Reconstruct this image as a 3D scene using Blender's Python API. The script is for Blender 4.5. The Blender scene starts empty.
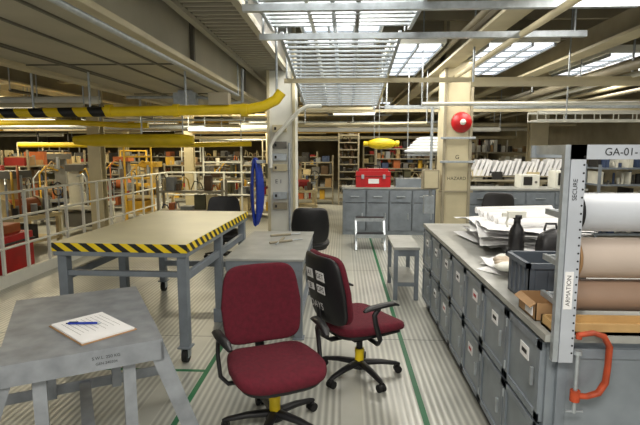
import bpy, bmesh, math, random
from mathutils import Vector, Matrix
random.seed(7)
sc=bpy.context.scene
sc.view_settings.view_transform='Standard'
rad=math.radians
def lin(c):
    c=c/255.0
    return c/12.92 if c<=0.04045 else ((c+0.055)/1.055)**2.4
def L(rgb): return (lin(rgb[0]),lin(rgb[1]),lin(rgb[2]),1)
MC={}
def mat(name,rgb,rough=0.5,metal=0.0,var=0.12,scale=6.0,bump=0.0,bscale=60.0,emit=0.0):
    if name in MC: return MC[name]
    m=bpy.data.materials.new(name); m.use_nodes=True; nt=m.node_tree; b=nt.nodes['Principled BSDF']
    b.inputs['Roughness'].default_value=rough; b.inputs['Metallic'].default_value=metal
    tc=nt.nodes.new('ShaderNodeTexCoord')
    n=nt.nodes.new('ShaderNodeTexNoise'); n.inputs['Scale'].default_value=scale; n.inputs['Detail'].default_value=5
    nt.links.new(tc.outputs['Object'],n.inputs['Vector'])
    r=nt.nodes.new('ShaderNodeValToRGB'); r.color_ramp.elements[0].position=0.3; r.color_ramp.elements[1].position=0.7
    c=L(rgb)
    r.color_ramp.elements[0].color=tuple(x*(1-var) for x in c[:3])+(1,)
    r.color_ramp.elements[1].color=tuple(min(1,x*(1+var)) for x in c[:3])+(1,)
    nt.links.new(n.outputs['Fac'],r.inputs['Fac']); nt.links.new(r.outputs['Color'],b.inputs['Base Color'])
    if bump>0:
        n2=nt.nodes.new('ShaderNodeTexNoise'); n2.inputs['Scale'].default_value=bscale
        nt.links.new(tc.outputs['Object'],n2.inputs['Vector'])
        bp=nt.nodes.new('ShaderNodeBump'); bp.inputs['Strength'].default_value=bump; bp.inputs['Distance'].default_value=0.01
        nt.links.new(n2.outputs['Fac'],bp.inputs['Height']); nt.links.new(bp.outputs['Normal'],b.inputs['Normal'])
    if emit>0:
        b.inputs['Emission Color'].default_value=c; b.inputs['Emission Strength'].default_value=emit
    MC[name]=m; return m
def stripes(name,c1,c2,k,dirv,rough=0.5):
    m=bpy.data.materials.new(name); m.use_nodes=True; nt=m.node_tree; b=nt.nodes['Principled BSDF']
    b.inputs['Roughness'].default_value=rough
    tc=nt.nodes.new('ShaderNodeTexCoord')
    d=nt.nodes.new('ShaderNodeVectorMath'); d.operation='DOT_PRODUCT'; d.inputs[1].default_value=dirv
    nt.links.new(tc.outputs['Object'],d.inputs[0])
    a=nt.nodes.new('ShaderNodeMath'); a.operation='MULTIPLY'; a.inputs[1].default_value=k
    nt.links.new(d.outputs['Value'],a.inputs[0])
    f=nt.nodes.new('ShaderNodeMath'); f.operation='FRACT'; nt.links.new(a.outputs[0],f.inputs[0])
    g=nt.nodes.new('ShaderNodeMath'); g.operation='GREATER_THAN'; g.inputs[1].default_value=0.5; nt.links.new(f.outputs[0],g.inputs[0])
    mx=nt.nodes.new('ShaderNodeMix'); mx.data_type='RGBA'
    nt.links.new(g.outputs[0],mx.inputs[0]); mx.inputs[6].default_value=L(c1); mx.inputs[7].default_value=L(c2)
    nt.links.new(mx.outputs[2],b.inputs['Base Color'])
    return m
class B:
    def __init__(s,name):
        s.name=name; s.bm=bmesh.new(); s.mats=[]; s.M=Matrix.Identity(4)
    def mi(s,m):
        if m not in s.mats: s.mats.append(m)
        return s.mats.index(m)
    def add(s,vs,fs,m,smooth=False,M=None):
        T=s.M @ M if M is not None else s.M
        bv=[s.bm.verts.new(T@Vector(v)) for v in vs]; i=s.mi(m)
        for f in fs:
            try:
                fc=s.bm.faces.new([bv[k] for k in f]); fc.material_index=i; fc.smooth=smooth
            except ValueError: pass
    def box(s,x0,x1,y0,y1,z0,z1,m,M=None):
        vs=[(x0,y0,z0),(x1,y0,z0),(x1,y1,z0),(x0,y1,z0),(x0,y0,z1),(x1,y0,z1),(x1,y1,z1),(x0,y1,z1)]
        s.add(vs,[(0,3,2,1),(4,5,6,7),(0,1,5,4),(1,2,6,5),(2,3,7,6),(3,0,4,7)],m,False,M)
    def beam(s,p1,p2,w,h,m,up=(0,0,1)):
        p1=Vector(p1);p2=Vector(p2);d=(p2-p1);l=d.length;d.normalize();up=Vector(up)
        if abs(d.dot(up))>0.97: up=Vector((0,1,0))
        x=d.cross(up).normalized(); z=x.cross(d).normalized()
        M=Matrix((( x.x,d.x,z.x,p1.x),(x.y,d.y,z.y,p1.y),(x.z,d.z,z.z,p1.z),(0,0,0,1)))
        s.box(-w/2,w/2,0,l,-h/2,h/2,m,M)
    def tube(s,pts,r,m,seg=10,closed=False,rs=None,flat=1.0):
        P=[Vector(p) for p in pts]; n=len(P)
        T=[]
        for i in range(n):
            if closed: t=P[(i+1)%n]-P[i-1]
            else: t=P[min(i+1,n-1)]-P[max(i-1,0)]
            T.append(t.normalized())
        up=Vector((0,0,1))
        if abs(T[0].dot(up))>0.9: up=Vector((0,1,0))
        x=T[0].cross(up).normalized(); vs=[]
        for i in range(n):
            x=(x-T[i]*x.dot(T[i]));
            if x.length<1e-5: x=T[i].orthogonal()
            x.normalize(); y=T[i].cross(x)
            rr=rs[i] if rs else r
            for k in range(seg):
                a=2*math.pi*k/seg; vs.append(P[i]+x*(math.cos(a)*rr)+y*(math.sin(a)*rr*flat))
        fs=[]
        for i in range(n if closed else n-1):
            j=(i+1)%n
            for k in range(seg):
                k2=(k+1)%seg; fs.append((i*seg+k,i*seg+k2,j*seg+k2,j*seg+k))
        s.add(vs,fs,m,True)
        if not closed:
            s.add(vs[:seg],[tuple(range(seg))],m); s.add(vs[-seg:],[tuple(range(seg))],m)
    def cyl(s,p1,p2,r,m,seg=16,r2=None):
        s.tube([p1,p2],r,m,seg,rs=[r,r2 if r2 is not None else r])
    def se(s,c,h,m,e1=0.5,e2=0.4,M=None,fn=None,nu=40,nv=14):
        def q(w,e): return math.copysign(abs(w)**e,w)
        vs=[];fs=[]
        for j in range(nv+1):
            t=-math.pi/2+math.pi*j/nv
            for i in range(nu):
                f=2*math.pi*i/nu
                v=Vector((h[0]*q(math.cos(t),e1)*q(math.cos(f),e2),h[1]*q(math.cos(t),e1)*q(math.sin(f),e2),h[2]*q(math.sin(t),e1)))
                if fn: v=Vector(fn(v))
                vs.append(v+Vector(c))
        for j in range(nv):
            for i in range(nu):
                k=(i+1)%nu; fs.append((j*nu+i,j*nu+k,(j+1)*nu+k,(j+1)*nu+i))
        s.add(vs,fs,m,True,M)
    def lathe(s,prof,c,m,seg=24):
        vs=[];fs=[]
        for (r,z) in prof:
            for k in range(seg):
                a=2*math.pi*k/seg; vs.append((c[0]+r*math.cos(a),c[1]+r*math.sin(a),c[2]+z))
        for j in range(len(prof)-1):
            for k in range(seg):
                k2=(k+1)%seg; fs.append((j*seg+k,j*seg+k2,(j+1)*seg+k2,(j+1)*seg+k))
        s.add(vs,fs,m,True)
    def text(s,t,size,M,m):
        cu=bpy.data.curves.new('t','FONT'); cu.body=t; cu.size=size; cu.align_x='CENTER'; cu.align_y='CENTER'
        ob=bpy.data.objects.new('t',cu); sc.collection.objects.link(ob)
        dg=bpy.context.evaluated_depsgraph_get(); me=bpy.data.meshes.new_from_object(ob.evaluated_get(dg))
        s.add([v.co.copy() for v in me.vertices],[tuple(p.vertices) for p in me.polygons],m,False,M)
        bpy.data.objects.remove(ob); bpy.data.meshes.remove(me); bpy.data.curves.remove(cu)
    def done(s,bevel=0.0):
        bmesh.ops.recalc_face_normals(s.bm,faces=s.bm.faces)
        me=bpy.data.meshes.new(s.name); s.bm.to_mesh(me); s.bm.free()
        for m in s.mats: me.materials.append(m)
        ob=bpy.data.objects.new(s.name,me); sc.collection.objects.link(ob)
        if bevel>0:
            md=ob.modifiers.new('bv','BEVEL'); md.width=bevel; md.segments=2; md.limit_method='ANGLE'; md.angle_limit=rad(60)
        return ob
def TR(x,y,z,rz=0): return Matrix.Translation((x,y,z))@Matrix.Rotation(rad(rz),4,'Z')
FRONT=Matrix.Rotation(rad(90),4,'X')

# ---------------- materials
cream=mat('cream_paint',(194,184,152),0.5,0,0.12,3)
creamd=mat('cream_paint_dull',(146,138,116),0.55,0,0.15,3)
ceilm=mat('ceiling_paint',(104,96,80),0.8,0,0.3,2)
duct=mat('duct_paint',(168,163,144),0.5,0.1,0.12,2)
ductd=mat('duct_dark_metal',(98,95,84),0.5,0.2,0.2,4)  # darker metal for duct seams, louvred body and some pipes
galv=mat('galvanized_steel',(172,179,184),0.35,0.6,0.15,20)
steel=mat('stand_steel',(138,143,149),0.42,0.3,0.24,9)
steelblue=mat('blue_grey_paint',(122,130,138),0.42,0.2,0.15,8)
cabm=mat('cabinet_grey',(126,134,141),0.36,0.25,0.18,5)
cabd=mat('cabinet_recess',(48,52,56),0.6)
topgrey=mat('grey_top',(156,157,152),0.4,0.15,0.15,6)
benchtop=mat('bench_cream_top',(206,199,168),0.32,0,0.08,3)
yel=mat('yellow_paint',(226,196,24),0.45,0,0.12,5)
blk=mat('black_plastic',(18,18,21),0.45,0,0.1)
blkr=mat('black_rubber',(14,14,15),0.7)
fab=mat('maroon_fabric',(88,6,28),0.9,0,0.2,40,0.5,400)
white=mat('white_paint',(220,220,210),0.5,0,0.05)
postw=mat('post_light_grey',(180,186,194),0.4,0.2,0.08)
paper=mat('paper_white',(226,226,226),0.7,0,0.04,10)
red=mat('red_paint',(176,18,24),0.4,0,0.15)
orange=mat('orange_clamp',(160,62,28),0.6,0,0.35,20)
blue=mat('blue_hose',(22,52,150),0.4)
card=mat('cardboard',(160,126,88),0.8,0,0.1)
wood=mat('plywood',(184,150,98),0.7,0,0.15,8)
binm=mat('grey_bin_plastic',(84,92,102),0.5)
roll1=mat('roll_white',(188,193,200),0.4,0,0.05)
roll2=mat('roll_tan',(184,170,158),0.5,0,0.06)
roll3=mat('roll_brown',(150,126,108),0.5,0,0.06)
green=mat('green_tape',(18,100,60),0.5,0,0.1)
ink=mat('black_ink',(25,25,28),0.7)
tanw=mat('plastic_wrap',(190,175,155),0.3,0,0.2,20)
glow=mat('light_diffuser',(240,246,255),0.4,0,0.02,3,emit=1.25)
glow2=mat('fluorescent_tube',(255,248,220),0.4,0,0.02,3,emit=2.5)
haz=stripes('hazard_tape',(235,205,20),(18,18,18),11.0,(0.75,0.75,1.0))
hazp=stripes('hazard_pipe',(228,196,25),(20,20,20),3.2,(1.0,0,0.6))
P={n:mat('box_'+n,c,0.65) for n,c in dict(tan=(158,128,86),cream=(198,182,140),yellow=(206,164,50),red=(142,32,26),grey=(104,102,96),dark=(34,32,29),olive=(86,84,60),blue=(56,70,98),white=(206,204,190),orange=(164,90,44),steel=(132,134,132),brown=(90,70,48)).items()}

# ---------------- room shell
def floor_mat():
    m=bpy.data.materials.new('ribbed_floor'); m.use_nodes=True; nt=m.node_tree; b=nt.nodes['Principled BSDF']
    tc=nt.nodes.new('ShaderNodeTexCoord'); sx=nt.nodes.new('ShaderNodeSeparateXYZ'); nt.links.new(tc.outputs['Object'],sx.inputs[0])
    def M(op,a,bv):
        n=nt.nodes.new('ShaderNodeMath'); n.operation=op
        for i,v in enumerate((a,bv)):
            if v is None: continue
            if isinstance(v,(int,float)): n.inputs[i].default_value=v
            else: nt.links.new(v,n.inputs[i])
        return n.outputs[0]
    s=M('SINE',M('MULTIPLY',sx.outputs['X'],2*math.pi/0.042),None)
    s=M('MULTIPLY',M('ADD',s,1.0),0.5)
    fr=M('FRACT',M('MULTIPLY',M('ADD',sx.outputs['X'],20.0),1/1.25),None)
    band=M('GREATER_THAN',fr,0.10)
    seam=M('LESS_THAN',M('FRACT',M('MULTIPLY',M('ADD',sx.outputs['Y'],20.0),1/2.4),None),0.006)
    n=nt.nodes.new('ShaderNodeTexNoise'); n.inputs['Scale'].default_value=1.6; n.inputs['Detail'].default_value=6
    nt.links.new(tc.outputs['Object'],n.inputs['Vector'])
    rib=M('MULTIPLY',M('POWER',s,1.2),band)
    fac=M('ADD',M('MULTIPLY',rib,0.36),M('MULTIPLY',n.outputs['Fac'],0.6))
    fac=M('SUBTRACT',fac,M('MULTIPLY',seam,0.5))
    fac=M('ADD',fac,M('MULTIPLY',M('SUBTRACT',1.0,band),0.2))
    r=nt.nodes.new('ShaderNodeValToRGB'); r.color_ramp.elements[0].color=L((106,108,102)); r.color_ramp.elements[1].color=L((206,206,196))
    r.color_ramp.elements[0].position=0.0; r.color_ramp.elements[1].position=0.85
    nt.links.new(fac,r.inputs[0]); nt.links.new(r.outputs[0],b.inputs['Base Color'])
    b.inputs['Roughness'].default_value=0.33; b.inputs['Metallic'].default_value=0.15
    bp=nt.nodes.new('ShaderNodeBump'); bp.inputs['Strength'].default_value=0.3; bp.inputs['Distance'].default_value=0.003
    nt.links.new(rib,bp.inputs['Height']); nt.links.new(bp.outputs[0],b.inputs['Normal'])
    return m
b=B('floor'); b.box(-16,6,-2,26,-0.1,0,floor_mat()); b.done()
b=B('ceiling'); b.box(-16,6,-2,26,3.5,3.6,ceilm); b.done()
b=B('wall_back'); b.box(-16,6,26,26.1,0,3.5,mat('back_wall_paint',(96,84,60),0.8,0,0.5,1.2)); b.done()
b=B('wall_left'); b.box(-16.1,-16,-2,26,0,3.5,creamd); b.done()
b=B('wall_right'); b.box(6,6.1,-2,26,0,3.5,creamd); b.done()

b=B('floor_tape')
b.box(0.485,0.52,1.5,8.8,0,0.003,green)
b.box(-1.0,-0.965,2.2,6.9,0,0.003,green)
b.box(-2.4,-1.0,3.33,3.36,0,0.003,green)
b.done()

# ---------------- ceiling structure
b=B('ceiling_girder')
for y in (9.6,12.5,15.5,18.5,22):
    b.box(-15.9,5.9,y-0.09,y+0.09,2.9,2.93,cream); b.box(-15.9,5.9,y-0.012,y+0.012,2.93,3.47,cream); b.box(-15.9,5.9,y-0.09,y+0.09,3.47,3.5,cream)
for x in (1.42,2.85,4.6):
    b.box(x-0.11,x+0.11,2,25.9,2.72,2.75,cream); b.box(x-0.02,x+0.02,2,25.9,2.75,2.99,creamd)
for x in (-13,-10.5,-8,-5.6,-3.6):
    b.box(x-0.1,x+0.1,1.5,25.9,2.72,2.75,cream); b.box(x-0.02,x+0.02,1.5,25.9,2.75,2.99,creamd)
b.done()
b=B('ceiling_joist')
y=3.0
while y<25:
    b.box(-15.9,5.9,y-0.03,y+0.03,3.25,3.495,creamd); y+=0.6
b.done()

b=B('ventilation_duct')
dx0,dx1,dz=-3.05,-1.42,2.40
b.box(dx0,dx1,1.0,9.2,dz,dz+0.4,duct)
for x0,x1 in ((dx0-0.07,dx0+0.06),(dx1-0.05,dx1+0.06)):
    b.box(x0,x1,1.0,9.2,dz-0.04,dz+0.005,cream)
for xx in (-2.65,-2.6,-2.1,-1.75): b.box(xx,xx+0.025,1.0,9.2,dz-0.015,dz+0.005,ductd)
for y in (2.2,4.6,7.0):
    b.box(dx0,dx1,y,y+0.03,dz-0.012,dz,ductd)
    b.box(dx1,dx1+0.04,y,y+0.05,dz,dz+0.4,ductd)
for y in (3,5.4,8):
    for x in (-2.8,-1.55): b.cyl((x,y,2.8),(x,y,3.5),0.012,galv,8)
b.done(0.006)
b=B('louvered_duct')
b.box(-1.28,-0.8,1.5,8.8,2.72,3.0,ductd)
for k in range(60):
    y=1.6+k*0.12
    b.box(-1.24,-0.84,y,y+0.03,2.70,2.725,duct,)
b.box(-1.32,-1.26,1.5,8.8,2.68,2.74,duct); b.box(-0.83,-0.77,1.5,8.8,2.68,2.74,duct)
for y in (3,5.5,8):
    b.cyl((-1.04,y,3.0),(-1.04,y,3.5),0.012,galv,8)
b.done()
b=B('upper_ventilation_duct')
b.box(-5.1,-3.3,1.5,9.4,2.95,3.2,duct)
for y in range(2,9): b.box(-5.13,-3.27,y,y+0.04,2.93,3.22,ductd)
b.done()

b=B('cable_ladder')
def ladder(b,pa,pb,w,n,rail=0.07,rung=0.05):
    pa=Vector(pa);pb=Vector(pb)
    for sx in (-w/2,w/2):
        o=Vector((sx,0,0)); b.beam(pa+o,pb+o,0.03,rail,galv)
    for k in range(n):
        p=pa.lerp(pb,(k+0.5)/n); b.beam(p+Vector((-w/2,0,0)),p+Vector((w/2,0,0)),rung,0.02,galv)
ladder(b,(-0.03,4.7,2.66),(-0.03,7.6,2.27),1.1,22)
ladder(b,(-0.03,2.6,2.72),(-0.03,4.65,2.72),1.25,16)
for x in (-0.62,0.56):
    for y,z in ((3.2,2.72),(4.68,2.68),(7.3,2.3)):
        b.cyl((x,y,z),(x,y,3.5),0.01,galv,8)
for k in range(3): b.tube([(-0.3+0.2*k,2.6,2.76),(-0.28+0.2*k,4.7,2.72),(-0.25+0.2*k,7.6,2.33),(-0.25+0.2*k,9,2.4)],0.02,[white,galv,ductd][k],8)
b.done()
for (x0,x1,y,z,m) in ((-0.75,2.1,4.5,2.60,galv),(-0.75,2.1,3.75,2.64,galv),(-0.7,3.4,5.9,2.41,cream),(0.6,4.6,7.3,2.22,galv),(1.4,5.5,5.6,2.32,cream),(-0.9,5.4,9.0,2.3,cream)):
    b=B('strut_channel')
    b.box(x0,x1,y-0.025,y+0.025,z-0.025,z+0.025,m)
    for x in (x0+0.03,x1-0.1): b.cyl((x,y,z),(x,y,3.5),0.012,galv,8)
    b.done()
CP=[([(1.55,2.5,2.6),(1.55,9,2.6),(1.55,9.4,2.5),(5.5,9.4,2.5)],0.03,cream),([(1.28,3,2.85),(1.28,16,2.85)],0.03,creamd),([(-0.6,7.8,2.0),(0.2,7.8,2.0),(1.3,7.8,2.02)],0.02,cream),
   ([(-3.2,2.5,2.6),(-3.2,14,2.6)],0.04,cream),([(-9,8.6,2.3),(-1.2,8.6,2.3),(0.5,8.6,2.3)],0.035,cream),([(3.1,2.5,2.5),(3.1,14,2.5)],0.05,creamd),([(3.3,2.5,2.45),(3.3,14,2.45)],0.03,white),
   ([(-9,12,2.2),(5.5,12,2.2)],0.05,cream),([(-9,16,2.0),(5.5,16,2.0)],0.05,cream),([(1.0,6.4,2.18),(5.6,6.4,2.18)],0.025,white),([(-6,6.0,2.15),(-3.2,6.0,2.15)],0.03,cream),([(-8,6.4,2.25),(-3.2,6.4,2.25)],0.05,white),
   ([(-1.36,1.5,2.3),(-1.36,6.4,2.3)],0.018,galv)]
r=random.Random(11)
for i in range(30):
    y=r.uniform(9.8,21); z=r.uniform(2.0,2.75); x0=r.uniform(-13,-2); CP.append(([(x0,y,z),(min(5.5,x0+r.uniform(3,9)),y,z)],r.uniform(0.02,0.06),[cream,creamd,white,P['yellow'],galv][r.randrange(5)]))
for i in range(14):
    x=r.uniform(-12,-3.8) if i<8 else r.uniform(2.6,5.2); z=r.uniform(2.3,2.7); y0=r.uniform(5.5,8); CP.append(([(x,y0,z),(x,y0+r.uniform(4,10),z)],r.uniform(0.02,0.05),[cream,creamd,white,ductd][r.randrange(4)]))
b=B('overhead_piping')
for (p,rr,m) in CP:
    b.tube(p,rr,m,10)
    for t in (p[0],p[-1]): b.cyl((t[0],t[1],t[2]),(t[0],t[1],3.45),0.01,galv,6)
b.done()

# lights
EK=0.84
def area(name,x,y,z,sx,sy,e,col=(1,0.94,0.84)):
    l=bpy.data.lights.new(name,'AREA'); l.shape='RECTANGLE'; l.size=sx; l.size_y=sy; l.energy=e*EK; l.color=col
    o=bpy.data.objects.new(name,l); o.location=(x,y,z); sc.collection.objects.link(o)
def troffer(x0,x1,y0,y1,z,e,n=2):
    b=B('troffer_light')
    b.box(x0-0.04,x1+0.04,y0-0.04,y1+0.04,z,z+0.1,white)
    w=(x1-x0)/n
    for i in range(n): b.box(x0+i*w+0.02,x0+(i+1)*w-0.02,y0,y1,z-0.012,z-0.001,glow)
    k=int((y1-y0)/0.4)
    for i in range(1,k): b.box(x0,x1,y0+i*(y1-y0)/k-0.01,y0+i*(y1-y0)/k+0.01,z-0.03,z-0.012,galv)
    for i in range(n+1): b.box(x0+i*w-0.012,x0+i*w+0.012,y0,y1,z-0.04,z-0.001,galv)
    for sx in (x0+0.1,x1-0.1): b.cyl((sx,(y0+y1)/2,z+0.1),(sx,(y0+y1)/2,3.5),0.01,galv,6)
    b.done()
    if e>0: area('troffer_lamp',(x0+x1)/2,(y0+y1)/2,z-0.06,(x1-x0),(y1-y0),e)
troffer(0.60,1.18,6.1,8.5,2.86,60,2)
troffer(1.72,2.5,6.1,8.5,2.86,70,3)
troffer(3.5,4.4,6.8,8.6,2.86,60,3)
troffer(0.8,1.2,12.7,14,2.8,40,2)
troffer(2.2,3.0,12.7,14,2.8,40,2)
troffer(-0.9,0.9,-0.6,0.3,2.95,145,3)  # unseen fixture added above and behind the camera to light the foreground
troffer(-0.55,0.5,2.9,4.4,3.1,70,3)
troffer(-0.5,0.45,5.2,7.2,3.1,60,3)
troffer(1.75,2.5,1.6,3.6,2.86,70,2)
def fluo(x,y,z,l,alongx=True,e=0):
    b=B('fluorescent_fixture')
    M=TR(x,y,z,0 if alongx else 90)
    b.box(-l/2,l/2,-0.09,0.09,0.02,0.07,white,M); 
    b.M=M
    for s in (-0.045,0.045): b.cyl((-l/2+0.03,s,0),(l/2-0.03,s,0),0.018,glow2,8)
    for s in (-l/2+0.1,l/2-0.1): b.cyl((s,0,0.07),(s,0,3.5-z),0.008,galv,6)
    b.done()
    if e>0: area('fluorescent_lamp',x,y,z-0.06,l if alongx else 0.2,0.2 if alongx else l,e,(1,0.88,0.62))
for (x,y,z,l,ax,e) in ((-6.4,7.2,2.4,1.4,True,40),(-6.5,9,2.4,1.5,True,45),(-3,10.2,2.4,1.4,True,45),(-5,13.0,2.4,1.5,True,45),(-8.5,13.0,2.4,1.5,True,45),(-2.2,13.2,2.4,1.5,True,45),
    (-10,17,2.5,1.5,True,50),(-6.5,17,2.5,1.5,True,50),(-3.2,17,2.5,1.5,True,50),(-0.5,17,2.5,1.5,True,40),(-1.6,10.5,2.1,1.2,True,0),(0.3,14,2.6,1.2,True,20),
    (2.8,17,2.5,1.5,True,40),(-4,20.5,2.4,1.5,True,50),(-8,20.5,2.4,1.5,True,50),(-10.5,8.5,2.5,1.4,True,45)):
    fluo(x,y,z,l,ax,e)

# ---------------- yellow pipes
b=B('yellow_pipe')
b.tube([(-4.6,5,1.97),(-3.3,5,1.98),(-2.4,5,1.99)],0.05,hazp,14)
b.tube([(-2.4,5,1.99),(-1.6,5,2.0),(-0.95,5,2.01),(-0.8,5,2.04),(-0.68,5,2.1),(-0.62,5,2.18)],0.052,yel,14)
for x in (-2.4,-1.7,-1.0): b.cyl((x-0.03,5,2.0),(x+0.03,5,2.0),0.065,yel,14)
b.box(-1.35,-1.15,4.93,5.05,2.05,2.17,creamd)
for x in (-4.3,-3.2): b.cyl((x,5,2.0),(x,5,2.95),0.012,galv,8)
for x in (-2.6,-1.6): b.cyl((x,5,2.0),(x,5,2.39),0.012,galv,8)
b.cyl((-0.67,5,2.15),(-0.67,5,3.5),0.012,galv,8)
b.done()
b=B('yellow_fume_duct')
b.tube([(-3.9,7,1.74),(-3.6,7,1.74),(-2.3,7,1.74),(-2.15,7,1.74)],0.09,yel,16,rs=[0.06,0.09,0.09,0.06])
for x in (-2.9,-2.3): b.cyl((x,7,1.8),(x,7,2.36),0.01,galv,8)
b.done()
b=B('yellow_pipe')
b.tube([(-7.5,8.0,2.05),(-4.4,8.0,2.05),(-3.6,8.0,2.0),(-3.2,8.0,2.0)],0.045,yel,12)
b.cyl((-6,8,2.05),(-6,8,3.4),0.01,galv,6); b.cyl((-4.0,8,2.02),(-4.0,8,2.95),0.01,galv,6)
b.done()
b=B('yellow_pipe')
b.tube([(-6.5,9.6,1.7),(-3.0,9.6,1.7),(-1.8,9.6,1.72)],0.05,yel,12)
b.cyl((-4,9.6,1.7),(-4,9.6,2.9),0.01,galv,6); b.cyl((-2,9.6,1.7),(-2,9.6,2.9),0.01,galv,6)
b.done()
b=B('junction_box')
b.box(-2.25,-1.95,6.5,6.62,2.2,2.355,galv); b.box(-2.2,-2.0,6.54,6.6,2.355,2.386,galv); b.tube([(-1.96,6.56,2.3),(-1.8,6.56,2.28),(-1.6,6.56,2.2),(-1.34,6.56,2.24),(-1.33,6.56,2.66)],0.02,galv,8)
b.cyl((-2.25,6.56,2.3),(-2.9,6.56,2.3),0.02,galv,8)
b.done()

b=B('yellow_float_lamp')
b.se((0.62,8,1.70),(0.24,0.1,0.09),yel,1,1); b.cyl((0.33,8,1.70),(0.4,8,1.70),0.04,yel); b.cyl((0.84,8,1.70),(0.9,8,1.70),0.05,yel)
for x in (0.5,0.58): b.cyl((x,8,1.78),(x,8,3.5),0.006,galv,6)
b.done()
b=B('hanging_wrapped_bundle')
for i in range(5):
    b.se((1.26+0.02*i,7.6+0.04*i,1.58+0.045*i),(0.33-0.03*i,0.12,0.045),white if i%2 else roll1,0.9,0.8)
for x in (1.0,1.5): b.cyl((x,7.7,1.6),(x,7.7,2.85),0.008,galv,6)
b.box(0.98,1.56,7.55,7.85,1.51,1.535,galv)
b.done()

# ---------------- columns
b=B('support_column')
b.box(1.4,1.8,7,7.4,0,3.5,cream); b.box(1.36,1.84,6.96,7.44,0,0.12,creamd)
b.box(1.36,1.84,6.985,7.0,1.0,1.03,creamd)
for sx in (1.4,1.76): b.box(sx,sx+0.04,6.97,7.0,0.12,3.5,creamd)
b.text('G',0.08,Matrix.Translation((1.6,6.965,1.5))@FRONT,ink)
b.text('HAZARD',0.065,Matrix.Translation((1.6,6.965,1.2))@FRONT,ink)
b.box(1.36,1.84,6.94,6.97,1.42,1.45,galv); b.box(1.36,1.84,6.94,6.97,1.75,1.78,galv)
b.done(0.004)
b=B('fire_alarm_bell')
b.M=Matrix.Translation((1.64,6.96,1.98))@FRONT
b.lathe([(0.0,0.09),(0.05,0.085),(0.1,0.065),(0.14,0.02),(0.145,0),(0.0,0)],(0,0,0),red); b.lathe([(0,0.1),(0.04,0.1),(0.04,0.08)],(0,0,0),white)
b.done()
b=B('electrical_panel')
b.box(1.13,1.355,6.95,7.1,1.05,1.32,creamd); b.box(1.15,1.335,6.93,6.95,1.07,1.3,cream); b.box(1.16,1.3,6.97,7.1,0.7,0.95,galv)
b.cyl((1.25,7.03,1.32),(1.25,7.03,2.2),0.02,galv); b.cyl((1.25,7.03,0.95),(1.25,7.03,1.05),0.02,galv)
b.done()
b=B('support_column')
b.box(-1.08,-0.68,7,7.4,0,3.5,white)
b.box(-1.08,-1.04,6.97,7.0,0,3.5,cream); b.box(-0.72,-0.68,6.97,7.0,0,3.5,cream)
b.text('E 1',0.08,Matrix.Translation((-0.92,6.965,1.15))@FRONT,ink)
for z,m in ((0.75,creamd),(0.9,galv),(1.3,cream),(1.45,galv),(1.62,P['grey']),(1.85,cream)):
    b.box(-1.0,-0.8,6.93,6.998,z,z+0.1,m); b.box(-0.97,-0.94,6.92,6.93,z+0.03,z+0.07,ink)
b.cyl((-0.76,6.94,0.1),(-0.76,6.94,1.7),0.018,galv,8)
b.tube([(-1.02,6.86,1.35),(-1.02,6.86,1.66),(-0.95,6.86,1.78),(-0.62,6.86,2.13),(-0.5,6.86,2.2),(-0.3,6.86,2.2)],0.03,white,10)
b.done(0.004)
b=B('coiled_blue_hose')
for i in range(8):
    pts=[]
    for k in range(28):
        a=2*math.pi*k/28; pts.append((-1.21+(0.035+0.007*i)*math.cos(a),6.66+0.025*i,1.02+(0.46-0.02*(i%4))*math.sin(a)))
    b.tube(pts,0.02,blue,8,closed=True)
b.box(-1.25,-1.09,6.65,6.9,1.42,1.46,galv)
b.done()

# ---------------- workbench
b=B('workbench')
b.M=TR(-1.61,4.42,0,-2)
w,l,z=0.51,0.97,0.92
b.box(-w,w,-l,l,z-0.02,z,benchtop)
zt=z-0.066
b.box(-w-0.006,w+0.006,-l-0.006,-l+0.0,zt,z-0.002,haz); b.box(w,w+0.006,-l,l,zt,z-0.002,haz); b.box(-w-0.006,-w,-l,l,zt,z-0.002,haz)
b.box(-w,w,l,l+0.006,zt,z-0.002,haz)
b.box(-w+0.001,w-0.001,-l+0.001,l-0.001,z-0.1,z-0.021,steelblue)
for sx in (-1,1):
    for sy in (-1,0,1):
        x=sx*(w-0.05); y=sy*(l-0.06)
        b.box(x-0.035,x+0.035,y-0.035,y+0.035,0.13,z-0.1,steelblue)
        if sy!=0:
            b.box(x-0.05,x+0.05,y-0.05,y+0.05,0.115,0.13,steelblue)
            b.cyl((x-0.02,y,0.055),(x+0.02,y,0.055),0.055,blkr,18); b.box(x-0.03,x-0.023,y-0.03,y+0.03,0.04,0.115,galv); b.box(x+0.023,x+0.03,y-0.03,y+0.03,0.04,0.115,galv)
        else:
            b.box(x-0.05,x+0.05,y-0.05,y+0.05,0.0,0.13,steelblue)
    b.box(sx*(w-0.05)-0.02,sx*(w-0.05)+0.02,-l+0.06,l-0.06,0.62,0.68,steelblue)
b.box(-w+0.05,w-0.05,l-0.09,l-0.04,0.3,0.36,steelblue); b.box(-w+0.05,w-0.05,-l+0.04,-l+0.08,0.66,0.7,steelblue)
b.done(0.003)

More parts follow.
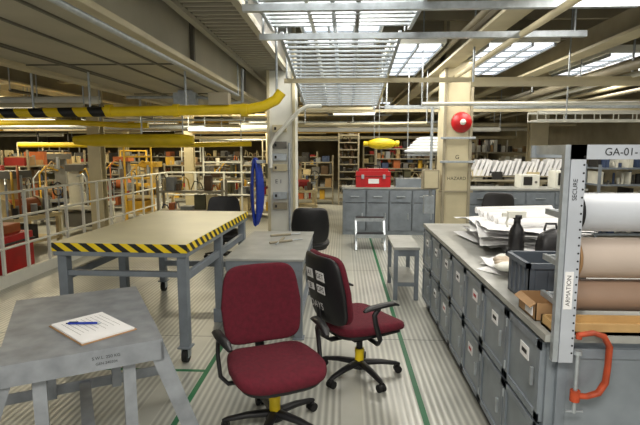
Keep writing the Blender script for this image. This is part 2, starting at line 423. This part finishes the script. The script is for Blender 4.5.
b=B('steel_table')
x0,x1,y0,y1,z=-0.99,-0.32,3.95,5.35,0.70
b.box(x0,x1,y0,y1,z-0.02,z,topgrey); b.box(x0+0.01,x1-0.01,y0+0.01,y1-0.01,z-0.1,z-0.02,steelblue)
for x in (x0+0.05,x1-0.05):
    for y in (y0+0.05,y1-0.05):
        b.box(x-0.035,x+0.035,y-0.035,y+0.035,0.01,z-0.1,steelblue); b.box(x-0.05,x+0.05,y-0.05,y+0.05,0,0.012,steelblue)
    b.box(x-0.02,x+0.02,y0+0.05,y1-0.05,0.12,0.17,steelblue)
b.box(x0+0.05,x1-0.05,y0+0.03,y0+0.07,0.55,0.6,steelblue)
b.done(0.003)
b=B('hand_tool_set')
for (xa,ya,xb,yb) in ((-0.7,4.6,-0.5,4.75),(-0.6,4.9,-0.62,4.65),(-0.75,5.0,-0.55,5.1)):
    b.cyl((xa,ya,0.712),(xb,yb,0.712),0.012,creamd,10); b.cyl((xb,yb,0.712),(xb+(xb-xa)*0.5,yb+(yb-ya)*0.5,0.712),0.006,galv,8)
b.done()

# ---------------- foreground stand
b=B('steel_work_stand')
b.M=TR(-1.285,2.265,0,30)
w,l,z=0.31,0.47,0.78
b.box(-w,w,-l,l,z-0.012,z,steel)
for sx in (-1,1): b.box(min(sx*w,sx*(w-0.012)),max(sx*w,sx*(w-0.012)),-l,l,z-0.09,z-0.012,steel)
for sy in (-1,1): b.box(-w,w,min(sy*l,sy*(l-0.012)),max(sy*l,sy*(l-0.012)),z-0.09,z-0.012,steel)
def angle(p1,p2,s=0.07):
    b.beam(p1,p2,s,0.012,steel,up=(0,1,0)); 
    q=Vector((0.5*s-0.006,0,0)); b.beam(Vector(p1)+q+Vector((0,s/2,0)),Vector(p2)+q+Vector((0,s/2,0)),0.012,s,steel,up=(0,1,0))
for sy in (-1,1):
    for sx in (-1,1):
        angle((sx*(w-0.03),sy*(l-0.02),z-0.03),(sx*(w+0.22),sy*(l-0.02),0.0))
    b.box(-w-0.14,w+0.14,sy*(l-0.02)-0.006,sy*(l-0.02)+0.006,0.2,0.26,steel)
    for px in (-0.17,0.17): b.box(px-0.025,px+0.025,sy*(l-0.05)-0.02,sy*(l-0.05)+0.02,0.2,z-0.05,steel)
b.box(-0.03,0.03,-l+0.03,l-0.03,0.21,0.25,steel)
b.text('S.W.L. 250 KG',0.018,Matrix.Translation((0.08,-l-0.002,z-0.035))@FRONT,cabd)
b.text('GEN 240204',0.016,Matrix.Translation((0.08,-l-0.002,z-0.06))@FRONT,cabd)
b.done(0.002)
b=B('notepad')
b.M=TR(-1.155,2.125,0.781,-38)
b.box(-0.175,0.175,-0.125,0.125,0,0.003,card)
for i in range(4):
    a=random.uniform(-1.5,1.5); b.box(-0.165,0.165,-0.118,0.118,0.003+i*0.002,0.003+i*0.002+0.0015,paper,Matrix.Rotation(rad(a),4,'Z'))
for i in range(9): b.box(-0.13,0.05+random.uniform(0,0.06),0.09-i*0.022,0.0912-i*0.022,0.0106,0.0109,ink)
b.done()
b=B('ballpoint_pen')
b.M=TR(-1.2,2.14,0.7985,5)
b.cyl((-0.075,0,0),(0.06,0,0),0.0055,blue,10); b.cyl((0.06,0,0),(0.078,0,0),0.005,galv,10,0.001); b.cyl((-0.085,0,0),(-0.075,0,0),0.003,blk,8)
b.box(-0.07,-0.03,-0.002,0.002,0.005,0.008,blk)
b.done()

# ---------------- chairs
def office_chair(x,y,rz,fabric=fab,name='office_chair',arms=True,labels=False,basez=15,sh=0.38):
    b=B(name); b.M=TR(x,y,0,rz)
    def sf(v):
        z=v.z - 0.55*max(0,-v.y-0.12)**1.6 + 0.25*v.x*v.x
        return (v.x*(1-0.12*max(0,v.y)/0.25),v.y,z)
    b.se((0,0,sh),(0.265,0.255,0.045),fabric,0.55,0.45,fn=sf)
    b.se((0,0.0,sh-0.04),(0.24,0.235,0.025),blk,0.5,0.45,fn=sf)
    tilt=Matrix.Translation((0,0.25,sh+0.07))@Matrix.Rotation(rad(-9),4,'X')
    def bf(v):
        wv=v.x*(1-0.12*(v.y/0.23) if v.y>0 else 1-0.06*(abs(v.y)/0.23))
        return (wv, v.z-1.0*wv*wv-0.35*v.y*v.y+0.02, v.y+0.22)
    b.se((0,0,0),(0.25,0.24,0.03),fabric,0.6,0.36,M=tilt,fn=bf)
    def bf2(v):
        q=bf(v); return (q[0],q[1]+0.033,q[2])
    b.se((0,0,0),(0.245,0.236,0.018),blk,0.5,0.36,M=tilt,fn=bf2)
    b.tube([(0,0.05,sh-0.09),(0,0.24,sh-0.09),(0,0.30,sh-0.05),(0,0.325,sh+0.06),(0,0.335,sh+0.16)],0.03,blk,10,flat=0.45)
    b.box(-0.09,0.09,-0.1,0.1,sh-0.11,sh-0.05,blk)
    if labels:
        for (lx,lz,lw,lh,tt) in ((-0.075,0.33,0.05,0.04,'GET'),(0.06,0.33,0.04,0.04,'A1'),(-0.07,0.24,0.05,0.035,'OPS'),(0.06,0.24,0.04,0.03,'B')):
            M=tilt@Matrix.Translation((lx,0.073-1.0*lx*lx-0.35*(lz-0.22)**2,lz))@Matrix.Rotation(rad(180),4,'Z')@FRONT
            b.box(-lw,lw,-lh*0.8,lh*0.8,0,0.003,paper,M)
            b.text(tt,0.05,M@Matrix.Translation((0,0,0.004)),ink)
        b.text('DAYS',0.07,tilt@Matrix.Translation((0,0.077,0.12))@Matrix.Rotation(rad(180),4,'Z')@FRONT,paper)
    b.cyl((0,0,0.09),(0,0,0.17),0.032,yel,16); b.cyl((0,0,0.17),(0,0,0.20),0.034,yel,16); b.cyl((0,0,0.2),(0,0,sh-0.08),0.022,blk,14)
    b.lathe([(0,0.115),(0.045,0.11),(0.055,0.06),(0,0.055)],(0,0,0),blk)
    for k in range(5):
        a=rad(basez+72*k); c,s_=math.cos(a),math.sin(a)
        b.tube([(0.03*c,0.03*s_,0.095),(0.16*c,0.16*s_,0.088),(0.27*c,0.27*s_,0.07),(0.30*c,0.30*s_,0.062)],0.02,blk,10,rs=[0.03,0.025,0.019,0.012],flat=0.75)
        cx,cy=0.285*c,0.285*s_
        b.cyl((cx,cy,0.045),(cx,cy,0.075),0.01,blk,8)
        for o in (-0.016,0.016):
            px,py=cx-s_*o,cy+c*o; b.cyl((px-s_*-0.010,py+c*-0.010,0.0265),(px-s_*0.010,py+c*0.010,0.0265),0.0265,blkr,16)
        b.se((cx,cy,0.035),(0.022,0.022,0.024),blk,1,1,nu=14,nv=8)
    if arms:
        for s in (-1,1):
            b.tube([(s*0.12,0.02,sh-0.075),(s*0.26,0.03,sh-0.075),(s*0.30,0.04,sh-0.03),(s*0.305,0.08,sh+0.08),(s*0.30,0.09,sh+0.145),(s*0.295,0.05,sh+0.185)],0.018,blk,10,flat=0.7)
            b.tube([(s*0.30,0.17,sh+0.18),(s*0.30,0.13,sh+0.195),(s*0.298,0.03,sh+0.20),(s*0.285,-0.07,sh+0.195),(s*0.275,-0.12,sh+0.175)],0.03,blk,12,rs=[0.014,0.028,0.03,0.027,0.014],flat=0.55)
    return b.done()
office_chair(-0.385,2.64,25,basez=20)
office_chair(0.125,3.34,122,labels=True,basez=33,sh=0.40)
office_chair(-0.44,6.5,185,fabric=blk,arms=False,sh=0.34)
office_chair(-1.75,7.0,10,fabric=blk,arms=False)
office_chair(2.27,7.4,-30,fabric=blk,arms=False,sh=0.42)

# ---------------- counter cabinets
b=B('cabinet_counter')
X0,X1,Y0,Y1,H=0.83,1.9,1.95,4.95,0.86
b.box(X0+0.04,X1,Y0+0.02,Y1-0.02,0,0.08,cabd)
b.box(X0+0.015,X1,Y0+0.01,Y1-0.01,0.08,H-0.03,cabm)
b.box(X0-0.01,X1,Y0-0.02,Y1,H-0.03,H,topgrey)
n=7; dw=(Y1-Y0-0.04)/n
for i in range(n):
    ya=Y0+0.02+i*dw
    for (za,zb) in ((0.10,0.44),(0.46,0.81)):
        b.box(X0,X0+0.015,ya+0.006,ya+dw-0.006,za,zb,cabm)
        e=0.035
        for (a,c,d,f) in ((ya+0.006,ya+dw-0.006,za,za+e),(ya+0.006,ya+dw-0.006,zb-e,zb),(ya+0.006,ya+0.006+e,za,zb),(ya+dw-0.006-e,ya+dw-0.006,za,zb)):
            b.box(X0-0.008,X0,a,c,d,f,steelblue)
        b.box(X0-0.02,X0-0.008,ya+0.06,ya+0.075,(za+zb)/2-0.04,(za+zb)/2+0.04,galv)
        for zz in (za+0.05,zb-0.08): b.cyl((X0-0.01,ya+dw-0.012,zz),(X0-0.01,ya+dw-0.012,zz+0.04),0.006,galv,8)
        if random.random()<0.6:
            oy=random.uniform(0.12,0.2); b.box(X0-0.004,X0-0.0005,ya+oy,ya+oy+0.10,zb-0.14,zb-0.08,paper)
            b.box(X0-0.0045,X0-0.004,ya+oy+0.02,ya+oy+0.08,zb-0.12,zb-0.10,red if random.random()<0.4 else ink)
for (xa,xb) in ((0.88,1.37),(1.41,1.87)):
    b.box(xa,xb,Y0-0.004,Y0+0.01,0.12,0.80,cabm)
    for (a,c,d,f) in ((xa,xb,0.12,0.16),(xa,xb,0.76,0.80),(xa,xa+0.04,0.12,0.8),(xb-0.04,xb,0.12,0.8)): b.box(a,c,Y0-0.012,Y0-0.004,d,f,steelblue)
b.done(0.002)

def sheet(b,cx,cy,z,w,l,rz,m,amp=0.03,seed=0):
    r=random.Random(seed); ph=[r.uniform(0,6) for _ in range(4)]; nx,ny=10,14; vs=[];fs=[]
    for j in range(ny+1):
        for i in range(nx+1):
            u=i/nx-0.5;v=j/ny-0.5
            h=amp*(1+math.sin(u*5+ph[0]))*(1+math.sin(v*6+ph[1]))*0.4+amp*0.3*math.sin(9*u+7*v+ph[2])
            vs.append((u*w,v*l,max(h,0)))
    for j in range(ny):
        for i in range(nx):
            a=j*(nx+1)+i; fs.append((a,a+1,a+nx+2,a+nx+1))
    b.add(vs,fs,m,True,TR(cx,cy,z,rz))
b=B('drawing_pile')
for i in range(34):
    t=i/34
    sheet(b,1.40+random.uniform(-0.08,0.12),3.88+random.uniform(-0.2,0.25),0.863+t*0.16,0.6,0.75,random.uniform(-16,16),paper,0.03,i)
for i in range(6):
    y=3.65+0.12*i
    b.cyl((1.15,y,1.065+0.01*(i%3)),(1.8,y+random.uniform(-0.06,0.1),1.08+0.02*(i%2)),0.028,paper,14)
b.done()
b=B('loose_document')
for i in range(6): sheet(b,1.08+random.uniform(-0.08,0.06),3.0+random.uniform(-0.12,0.12),0.863+0.006*i,0.22,0.3,random.uniform(-60,60),paper,0.012,50+i)
b.done()
b=B('plastic_wrapped_parts')
for i in range(7):
    b.se((1.0+random.uniform(-0.05,0.07),2.9+random.uniform(-0.08,0.1),0.92+random.uniform(0,0.02)),(0.07,0.06,0.025),tanw if i%2 else white,1,1,nu=9,nv=5)
b.done()
b=B('spray_bottle')
b.lathe([(0,0),(0.045,0),(0.05,0.02),(0.05,0.15),(0.04,0.19),(0.022,0.22),(0.022,0.25),(0.03,0.255),(0.03,0.28),(0,0.285)],(1.15,3.24,0.897),blk)
b.box(1.085,1.2,3.22,3.26,1.16,1.2,white); b.box(1.05,1.09,3.23,3.25,1.165,1.19,white); b.tube([(1.09,3.24,1.165),(1.08,3.24,1.125),(1.09,3.24,1.095)],0.007,white,8)
b.done()
b=B('black_tool_bag')
def bagf(v): return (v.x*(1-0.9*max(0,v.z)),v.y*(1-2.5*max(0,v.z)),v.z+0.008*math.sin(40*v.x))
b.se((1.31,3.1,0.985),(0.08,0.07,0.12),blk,0.7,0.6,fn=bagf)
b.tube([(1.27,3.1,1.095),(1.28,3.1,1.14),(1.34,3.1,1.14),(1.35,3.1,1.095)],0.008,blk,8)
b.done()
b=B('storage_bin')
def openbox(b,x0,x1,y0,y1,z0,z1,m,t=0.006):
    b.box(x0,x1,y0,y1,z0,z0+t,m); b.box(x0,x0+t,y0,y1,z0,z1,m); b.box(x1-t,x1,y0,y1,z0,z1,m); b.box(x0,x1,y0,y0+t,z0,z1,m); b.box(x0,x1,y1-t,y1,z0,z1,m)
openbox(b,0.89,1.16,2.32,2.60,0.861,1.06,binm); 
for (a,c,d,f) in ((0.875,1.175,2.305,2.325),(0.875,1.175,2.595,2.615)): b.box(a,c,d,f,1.04,1.065,binm)
b.box(0.875,0.895,2.305,2.615,1.04,1.065,binm); b.box(1.155,1.175,2.305,2.615,1.04,1.065,binm)
for i in range(4): b.box(0.885,0.891,2.36+0.06*i,2.375+0.06*i,0.88,1.03,binm)
for i in range(4): b.box(0.92+0.06*i,0.935+0.06*i,2.314,2.32,0.88,1.03,binm)
b.done()
b=B('cardboard_box')
openbox(b,0.84,0.975,2.09,2.29,0.861,0.94,card,0.004); b.beam((0.84,2.19,0.938),(0.815,2.19,0.92),0.19,0.004,card)
b.box(0.8355,0.8398,2.12,2.2,0.875,0.92,paper)
b.done()

# ---------------- roll rack
b=B('roll_dispenser_rack')
xp=0.862
b.box(xp,xp+0.055,1.895,1.91,0.76,1.62,postw)
b.box(xp-0.022,xp-0.002,1.9,1.928,0.76,1.62,galv)
for k in range(26): b.cyl((xp+0.048,1.8935,0.80+k*0.031),(xp+0.048,1.8945,0.80+k*0.031),0.004,ink,8)
b.box(1.98,2.04,1.895,1.91,0.0,1.62,postw)
for x in (xp+0.03,2.01):
    for z in (1.335,1.135,0.97): b.box(x-0.008,x+0.008,1.91,2.16,z-0.012,z+0.012,galv)
    b.box(x-0.015,x+0.015,1.91,2.3,1.58,1.62,galv)
b.box(xp,2.04,1.895,1.91,1.565,1.62,postw)
b.box(xp,2.04,2.29,2.305,1.565,1.62,galv)
b.text('GA-01-1200-140B',0.04,Matrix.Translation((1.13,1.893,1.592))@FRONT,ink)
b.box(xp+0.004,xp+0.036,1.8925,1.895,0.98,1.13,paper)
b.text('ARMATION',0.024,Matrix.Translation((xp+0.02,1.892,1.055))@Matrix.Rotation(rad(-90),4,'Y')@FRONT,ink)
b.text('SECURE',0.024,Matrix.Translation((xp+0.02,1.893,1.45))@Matrix.Rotation(rad(-90),4,'Y')@FRONT,ink)
for (z,r_,m,y) in ((1.335,0.083,roll1,2.14),(1.135,0.088,roll2,2.14),(0.965,0.07,roll3,2.15)):
    b.cyl((1.01,y,z),(1.95,y,z),r_,m,40); b.cyl((1.0,y,z),(1.011,y,z),r_*0.97,blk if z>1.3 else card,30); b.cyl((0.99,y,z),(1.002,y,z),r_*0.45,cabd,20)
    b.cyl((xp+0.03,y,z),(2.02,y,z),0.012,galv,10)
b.done()
b=B('wooden_tray')
openbox(b,0.85,1.95,1.935,2.055,0.862,0.905,wood,0.012)
b.done()
b=B('c_clamp')
yc=1.895
pts=[(0.93,yc,0.875),(0.99,yc,0.885),(1.03,yc,0.872),(1.055,yc,0.83),(1.055,yc,0.75),(1.05,yc,0.68),(1.025,yc,0.635),(0.98,yc,0.62),(0.94,yc,0.622)]
b.tube(pts,0.02,orange,12,flat=0.7,rs=[0.013,0.015,0.017,0.017,0.016,0.017,0.017,0.015,0.017])
b.cyl((0.935,yc,0.55),(0.935,yc,0.8),0.008,galv,12); b.cyl((0.935,yc,0.795),(0.935,yc,0.812),0.016,galv,14)
b.cyl((0.935,yc,0.60),(0.935,yc,0.645),0.019,orange,14); b.cyl((0.90,yc,0.555),(0.97,yc,0.555),0.005,galv,8); b.cyl((0.935,yc,0.86),(0.935,yc,0.88),0.012,orange,12)
b.done()

# ---------------- small stand, step stool
b=B('side_stand')
x0,x1,y0,y1,z=0.54,0.82,5.1,5.85,0.58
b.box(x0,x1,y0,y1,z-0.03,z,topgrey)
for x in (x0+0.03,x1-0.03):
    for y in (y0+0.03,y1-0.03): b.box(x-0.022,x+0.022,y-0.022,y+0.022,0,z-0.03,steelblue)
    b.box(x-0.01,x+0.01,y0+0.03,y1-0.03,0.15,0.19,steelblue)
b.box(x0+0.03,x1-0.03,y0+0.02,y0+0.04,0.15,0.19,steelblue); b.box(x0+0.03,x1-0.03,y0+0.02,y0+0.04,z-0.1,z-0.03,steelblue); b.box(x0+0.02,x1-0.02,y0+0.02,y1-0.02,0.19,0.2,topgrey)
b.done(0.002)
b=B('step_stool')
x0,x1=0.22,0.68
for z,ya,yb in ((0.48,8.0,8.25),(0.25,7.75,8.0)):
    b.box(x0,x1,ya,yb,z-0.03,z,blk); b.box(x0-0.01,x1+0.01,ya-0.01,ya+0.01,z-0.05,z+0.005,galv)
for x in (x0,x1):
    b.beam((x,8.2,0.46),(x,8.35,0),0.03,0.03,galv); b.beam((x,8.02,0.46),(x,7.7,0),0.03,0.03,galv); b.beam((x,7.76,0.22),(x,8.3,0.22),0.025,0.025,galv)
b.done()

# ---------------- back cabinets + toolbox
b=B('metal_cabinet')
b.box(0.0,1.75,9.2,9.8,0.0,0.87,cabm); b.box(-0.02,1.77,9.18,9.8,0.87,0.9,topgrey)
for i in range(4):
    xa=0.03+i*0.43
    b.box(xa,xa+0.40,9.185,9.2,0.62,0.84,steelblue); b.box(xa,xa+0.40,9.185,9.2,0.08,0.6,steelblue)
    b.box(xa+0.02,xa+0.38,9.180,9.185,0.605,0.615,cabd); b.box(xa+0.405,xa+0.415,9.184,9.2,0.08,0.84,cabd)
    b.box(xa+0.12,xa+0.28,9.165,9.185,0.72,0.74,galv); b.box(xa+0.33,xa+0.35,9.165,9.185,0.3,0.42,galv)
b.box(1.0,1.5,9.3,9.7,0.9,1.06,cabm)
b.done(0.004)
b=B('red_toolbox')
b.box(0.25,0.9,9.25,9.6,0.901,1.2,red)
b.box(0.24,0.91,9.24,9.61,1.1,1.12,mat('red_dark',(120,12,16),0.4)); b.box(0.3,0.85,9.28,9.57,1.2,1.25,red)
b.tube([(0.45,9.42,1.25),(0.45,9.42,1.3),(0.7,9.42,1.3),(0.7,9.42,1.25)],0.012,blk,8)
for x in (0.35,0.75): b.box(x,x+0.05,9.225,9.24,1.06,1.14,galv)
b.box(0.48,0.68,9.243,9.249,0.97,1.06,paper)
b.done(0.008)

# ---------------- workstations
pal=[P[k] for k in ('cream','dark','grey','steel','dark','tan','olive','cream','brown','white','yellow','grey','dark','red','steel','brown','blue','cream','orange','dark')]
def rack(name,x0,x1,y0,y1,H,levels,seed,frame=creamd,p=None,fill=0.9,smax=0.24):
    r=random.Random(seed); b=B(name)
    for x in (x0,x1):
        for y in (y0,y1): b.box(x-0.02,x+0.02,y-0.02,y+0.02,0,H+0.15*(seed%3),frame)
    hs=(H-0.2)/max(1,levels-1)
    for k in range(levels):
        z=0.15+k*hs; b.box(x0,x1,y0,y1,z-0.03,z,frame)
        alongx=(x1-x0)>(y1-y0); a=(x0 if alongx else y0)+0.03; e=(x1 if alongx else y1)-0.03
        while a<e-0.05:
            w=min(r.uniform(0.04,smax),e-a); h=hs*r.uniform(0.15,0.85)
            if r.random()<fill:
                m=(p or pal)[r.randrange(len(p or pal))]; q=r.random()
                if q<0.25:
                    rr_=min(w*0.4,0.07)
                    if alongx: b.cyl((a+w/2,y0+0.2,z),(a+w/2,y0+0.2,z+h),rr_,m,12)
                    else: b.cyl((x1-0.15,a+w/2,z),(x1-0.15,a+w/2,z+h),rr_,m,12)
                elif q<0.4:
                    if alongx: b.tube([(a,y0+0.1,z+0.02),(a+w*0.3,y0+0.1,z+h),(a+w*0.8,y0+0.1,z+h*0.8),(a+w,y0+0.1,z+0.02)],0.012,m,8)
                    else: b.tube([(x1-0.1,a,z+0.02),(x1-0.1,a+w*0.3,z+h),(x1-0.1,a+w,z+0.02)],0.012,m,8)
                elif alongx: b.box(a,a+w-0.01,y0+r.uniform(0.02,0.15),y1-0.03,z,z+h,m)
                else: b.box(x0+0.03,x1-r.uniform(0.02,0.15),a,a+w-0.01,z,z+h,m)
            a+=w+r.uniform(0,0.05)
    return b.done()
k=0
for (x0,x1,y0,y1,H,lv) in ((-7.6,-7.0,5.6,9.2,0.95,3),(-7.6,-7.0,10.6,13,1.3,4),(-10,-9.4,7,12,1.4,4),(-3.4,-1.4,11.4,12.0,1.0,3),(-9,-6,14.2,14.8,1.3,4),(-5.4,-2.6,14.6,15.2,1.2,4),
      (-2.2,-0.3,14.4,15,1.3,4),(-13,-10,16.3,16.9,1.4,5),(-9.4,-6,18.8,19.4,1.4,5),(-5.5,-1,18.8,19.4,1.4,5),(1.0,4,14.9,15.5,1.7,6),(0.8,5.5,19,19.6,1.8,6),(-3.4,-2.2,8.8,9.1,0.9,3)):
    k+=1; rack('parts_workstation',x0,x1,y0,y1,H,lv,k)
rack('cable_rack',-0.12,0.45,14.2,14.6,2.3,11,90,creamd,[P['dark'],P['grey'],P['brown']],1.0,0.2)
def machine(x,y,rz,seed,h=1.2):
    r=random.Random(seed); b=B('workshop_machine'); b.M=TR(x,y,0,rz)
    c1=[P['steel'],P['orange'],P['grey'],P['cream'],P['red'],P['tan'],P['yellow']][seed%7]; c2=[P['steel'],P['cream'],P['white'],P['grey'],P['yellow']][seed%5]
    for sx in (-0.45,0.45):
        for sy in (-0.3,0.3): b.box(sx-0.03,sx+0.03,sy-0.03,sy+0.03,0,0.55,c2)
    b.box(-0.5,0.5,-0.35,0.35,0.5,0.56,c2); b.box(-0.5,0.5,-0.33,0.33,0.12,0.16,c2)
    b.box(-0.42,0.0,-0.3,0.3,0.16,0.42,P['dark'] if seed%2 else c1)
    b.cyl((-0.3,0,0.70),(0.3,0,0.70),0.12,c1,20); b.cyl((-0.34,0,0.70),(-0.3,0,0.70),0.14,c2,20); b.cyl((0.3,0,0.70),(0.34,0,0.70),0.14,c2,20)
    b.cyl((0.34,0,0.70),(0.48,0,0.70),0.05,galv,12)
    b.box(-0.1,0.12,0.1,0.3,0.56,h,c2); b.box(-0.2,0.22,-0.05,0.3,h,h+0.12,P['grey'] if seed%2 else c1); b.cyl((0,-0.02,h+0.05),(0,-0.02,h-0.2),0.04,galv,12)
    pts=[(0.42+0.11*math.cos(2*math.pi*i/16),-0.36,0.95+0.11*math.sin(2*math.pi*i/16)) for i in range(16)]
    b.tube(pts,0.012,P['dark'],8,closed=True); b.cyl((0.42,-0.36,0.56),(0.42,-0.36,1.06),0.012,galv,8); b.cyl((0.31,-0.36,0.95),(0.53,-0.36,0.95),0.01,galv,8)
    for i in range(3):
        xx=-0.45+0.12*i; b.tube([(xx,-0.2,0.56),(xx,-0.2,1.0+0.1*i),(xx+0.1,-0.1,1.15+0.1*i),(xx+0.3,0.1,1.1+0.05*i)],0.018,[galv,P['yellow'],c1][i],8)
    for i in range(9):
        xx=r.uniform(-0.45,0.35); yy=r.uniform(-0.32,-0.16); hh=r.uniform(0.05,0.25); m=pal[r.randrange(len(pal))]
        if i%2: b.box(xx,xx+r.uniform(0.04,0.12),yy,yy+0.1,0.56,0.56+hh,m)
        else: b.cyl((xx,yy,0.56),(xx,yy,0.56+hh),r.uniform(0.02,0.05),m,10)
    b.done()
i=0
for (x,y,rz,h) in ((-5.0,5.0,90,1.1),(-5.2,7.6,80,1.15),(-5.0,9.3,95,1.2),(-6.3,6.6,60,1.3),(-6.3,8.6,100,1.2),(-6.2,10.4,20,1.4),(-4.6,11.4,0,1.2),(-8.5,11,30,1.4),(-5.9,12.8,0,1.3),(-2.9,12.9,0,1.2),(-8.6,8.9,45,1.3),(-1.2,12.9,10,1.3),(-8.5,6.2,45,1.3)):
    machine(x,y,rz,i,h); i+=1
r=random.Random(21)
for j in range(12):
    b=B('pipe_stand'); x=r.uniform(-11,-0.6); y=[13.6,15.9,17.6,10.9][j%4]+r.uniform(-0.1,0.1); h=r.uniform(1.3,2.1); w=r.uniform(0.5,1.0); m=[cream,white,creamd,P['yellow'],P['dark']][j%5]
    for xx in (x,x+w): b.cyl((xx,y,0),(xx,y,h),0.022,m,8); b.box(xx-0.08,xx+0.08,y-0.08,y+0.08,0,0.02,m)
    for z in (h*0.5,h*0.75,h): b.cyl((x,y,z),(x+w,y,z),0.02,m,8)
    b.done()
pw=[P['white'],P['cream'],P['grey'],P['dark'],P['white']]
rack('document_shelf',2.35,4.2,9.2,9.7,1.1,4,72,creamd,pw)
rack('binder_shelf',4.4,5.7,8.6,9.1,1.35,5,75,steelblue,[P['dark'],P['white'],P['blue'],P['grey'],P['white']],1.0,0.12)
rack('binder_shelf',2.4,5.7,12.3,12.8,1.6,5,78,creamd,[P['dark'],P['white'],P['grey'],P['tan'],P['white']],1.0,0.14)
b=B('slanted_drawing_files')
r=random.Random(5)
b.box(2.4,4.1,9.25,9.6,1.101,1.12,creamd)
for i in range(19):
    x=2.42+0.085*i
    M=Matrix.Translation((x,9.3,1.125))@Matrix.Rotation(rad(18+r.uniform(-4,4)),4,'Y')
    b.box(0,0.05,0,0.25,0,0.30+r.uniform(-0.03,0.03),paper,M)
b.done()
b=B('drawer_cabinet')
b.box(2.0,3.9,8.0,8.6,0,0.95,cabm); b.box(1.98,3.92,7.98,8.6,0.95,0.98,topgrey)
for i in range(4):
    for j in range(4):
        xa=2.03+i*0.465; za=0.08+j*0.215
        b.box(xa,xa+0.44,7.985,8.0,za,za+0.195,steelblue); b.box(xa+0.14,xa+0.3,7.965,7.985,za+0.09,za+0.105,galv)
b.done(0.003)
for (x,w,h) in ((2.9,0.3,0.22),(3.45,0.35,0.28)):
    b=B('white_instrument_box'); b.box(x,x+w,8.1,8.4,0.981,0.981+h,white); b.box(x+0.04,x+w*0.6,8.09,8.1,1.03,0.95+h,P['dark']); b.cyl((x+w*0.8,8.085,1.08),(x+w*0.8,8.1,1.08),0.02,P['grey'],12); b.done(0.005)
b=B('overhead_cable_basket')
for z in (1.95,2.05):
    for y in (6.0,6.3): b.cyl((2.3,y,z),(5.6,y,z),0.012,white,6)
for i in range(16):
    x=2.3+0.22*i; b.tube([(x,6.0,2.05),(x,6.0,1.95),(x,6.3,1.95),(x,6.3,2.05)],0.006,white,6)
for x in (2.7,4.0,5.4): b.cyl((x,6.15,1.95),(x,6.15,3.5),0.01,galv,6)
b.done()

# ---------------- railing
b=B('safety_railing')
xr=-3.95
for z in (1.1,0.8,0.45): b.cyl((xr,3.6,z),(xr,10.8,z),0.016,white,10)
y=3.6
while y<=10.9:
    b.box(xr-0.016,xr+0.016,y-0.016,y+0.016,0,1.1,white); y+=0.45
b.box(xr-0.03,xr+0.03,3.6,10.8,0,0.14,white)
b.cyl((-3.95,10.8,1.1),(-2.0,10.8,1.1),0.02,white,10); b.cyl((-3.95,10.8,0.6),(-2.0,10.8,0.6),0.02,white,10)
for x in (-3.3,-2.65,-2.0): b.box(x-0.02,x+0.02,10.78,10.82,0,1.1,white)
b.done()
for (x,y,w) in ((-4.35,8.5,0.22),(-4.3,13.6,0.25),(-7.6,10.0,0.3),(-2.0,13.6,0.25),(-7.5,16.5,0.3),(4.4,11.4,0.4),(-11,13.6,0.3)):
    b=B('support_column'); b.box(x-w/2,x+w/2,y-0.1,y-0.07,0,3.5,cream); b.box(x-w/2,x+w/2,y+0.07,y+0.1,0,3.5,cream); b.box(x-0.015,x+0.015,y-0.07,y+0.07,0,3.5,creamd); b.done()
b=B('red_equipment_case')
b.box(-4.95,-4.3,5.9,6.5,0,0.5,red); b.box(-4.97,-4.28,5.88,6.52,0.38,0.41,blk); b.box(-4.7,-4.5,5.86,5.9,0.22,0.3,galv)
b.box(-4.85,-4.4,6.0,6.4,0.5,0.62,P['orange'])
b.done(0.01)

area('workshop_area_light',-8,11,2.85,3,2,220,(1,0.84,0.56))  # bare warm area light over the left background, no fixture modelled
area('workshop_area_light',-3,14.0,2.85,3,1.6,150,(1,0.86,0.6))  # second bare area light further back, hung on no fixture
wd=bpy.data.worlds.new('world'); sc.world=wd; wd.use_nodes=True
wd.node_tree.nodes['Background'].inputs[0].default_value=(1,0.97,0.91,1); wd.node_tree.nodes['Background'].inputs[1].default_value=0.62

# ---------------- camera
cam=bpy.data.cameras.new('camera'); co=bpy.data.objects.new('camera',cam); sc.collection.objects.link(co)
cam.sensor_width=36; cam.lens=36*488/640; cam.clip_start=0.05
co.location=(0,0,1.6); co.rotation_euler=(rad(90-7.3),0,rad(2.68))
sc.camera=co
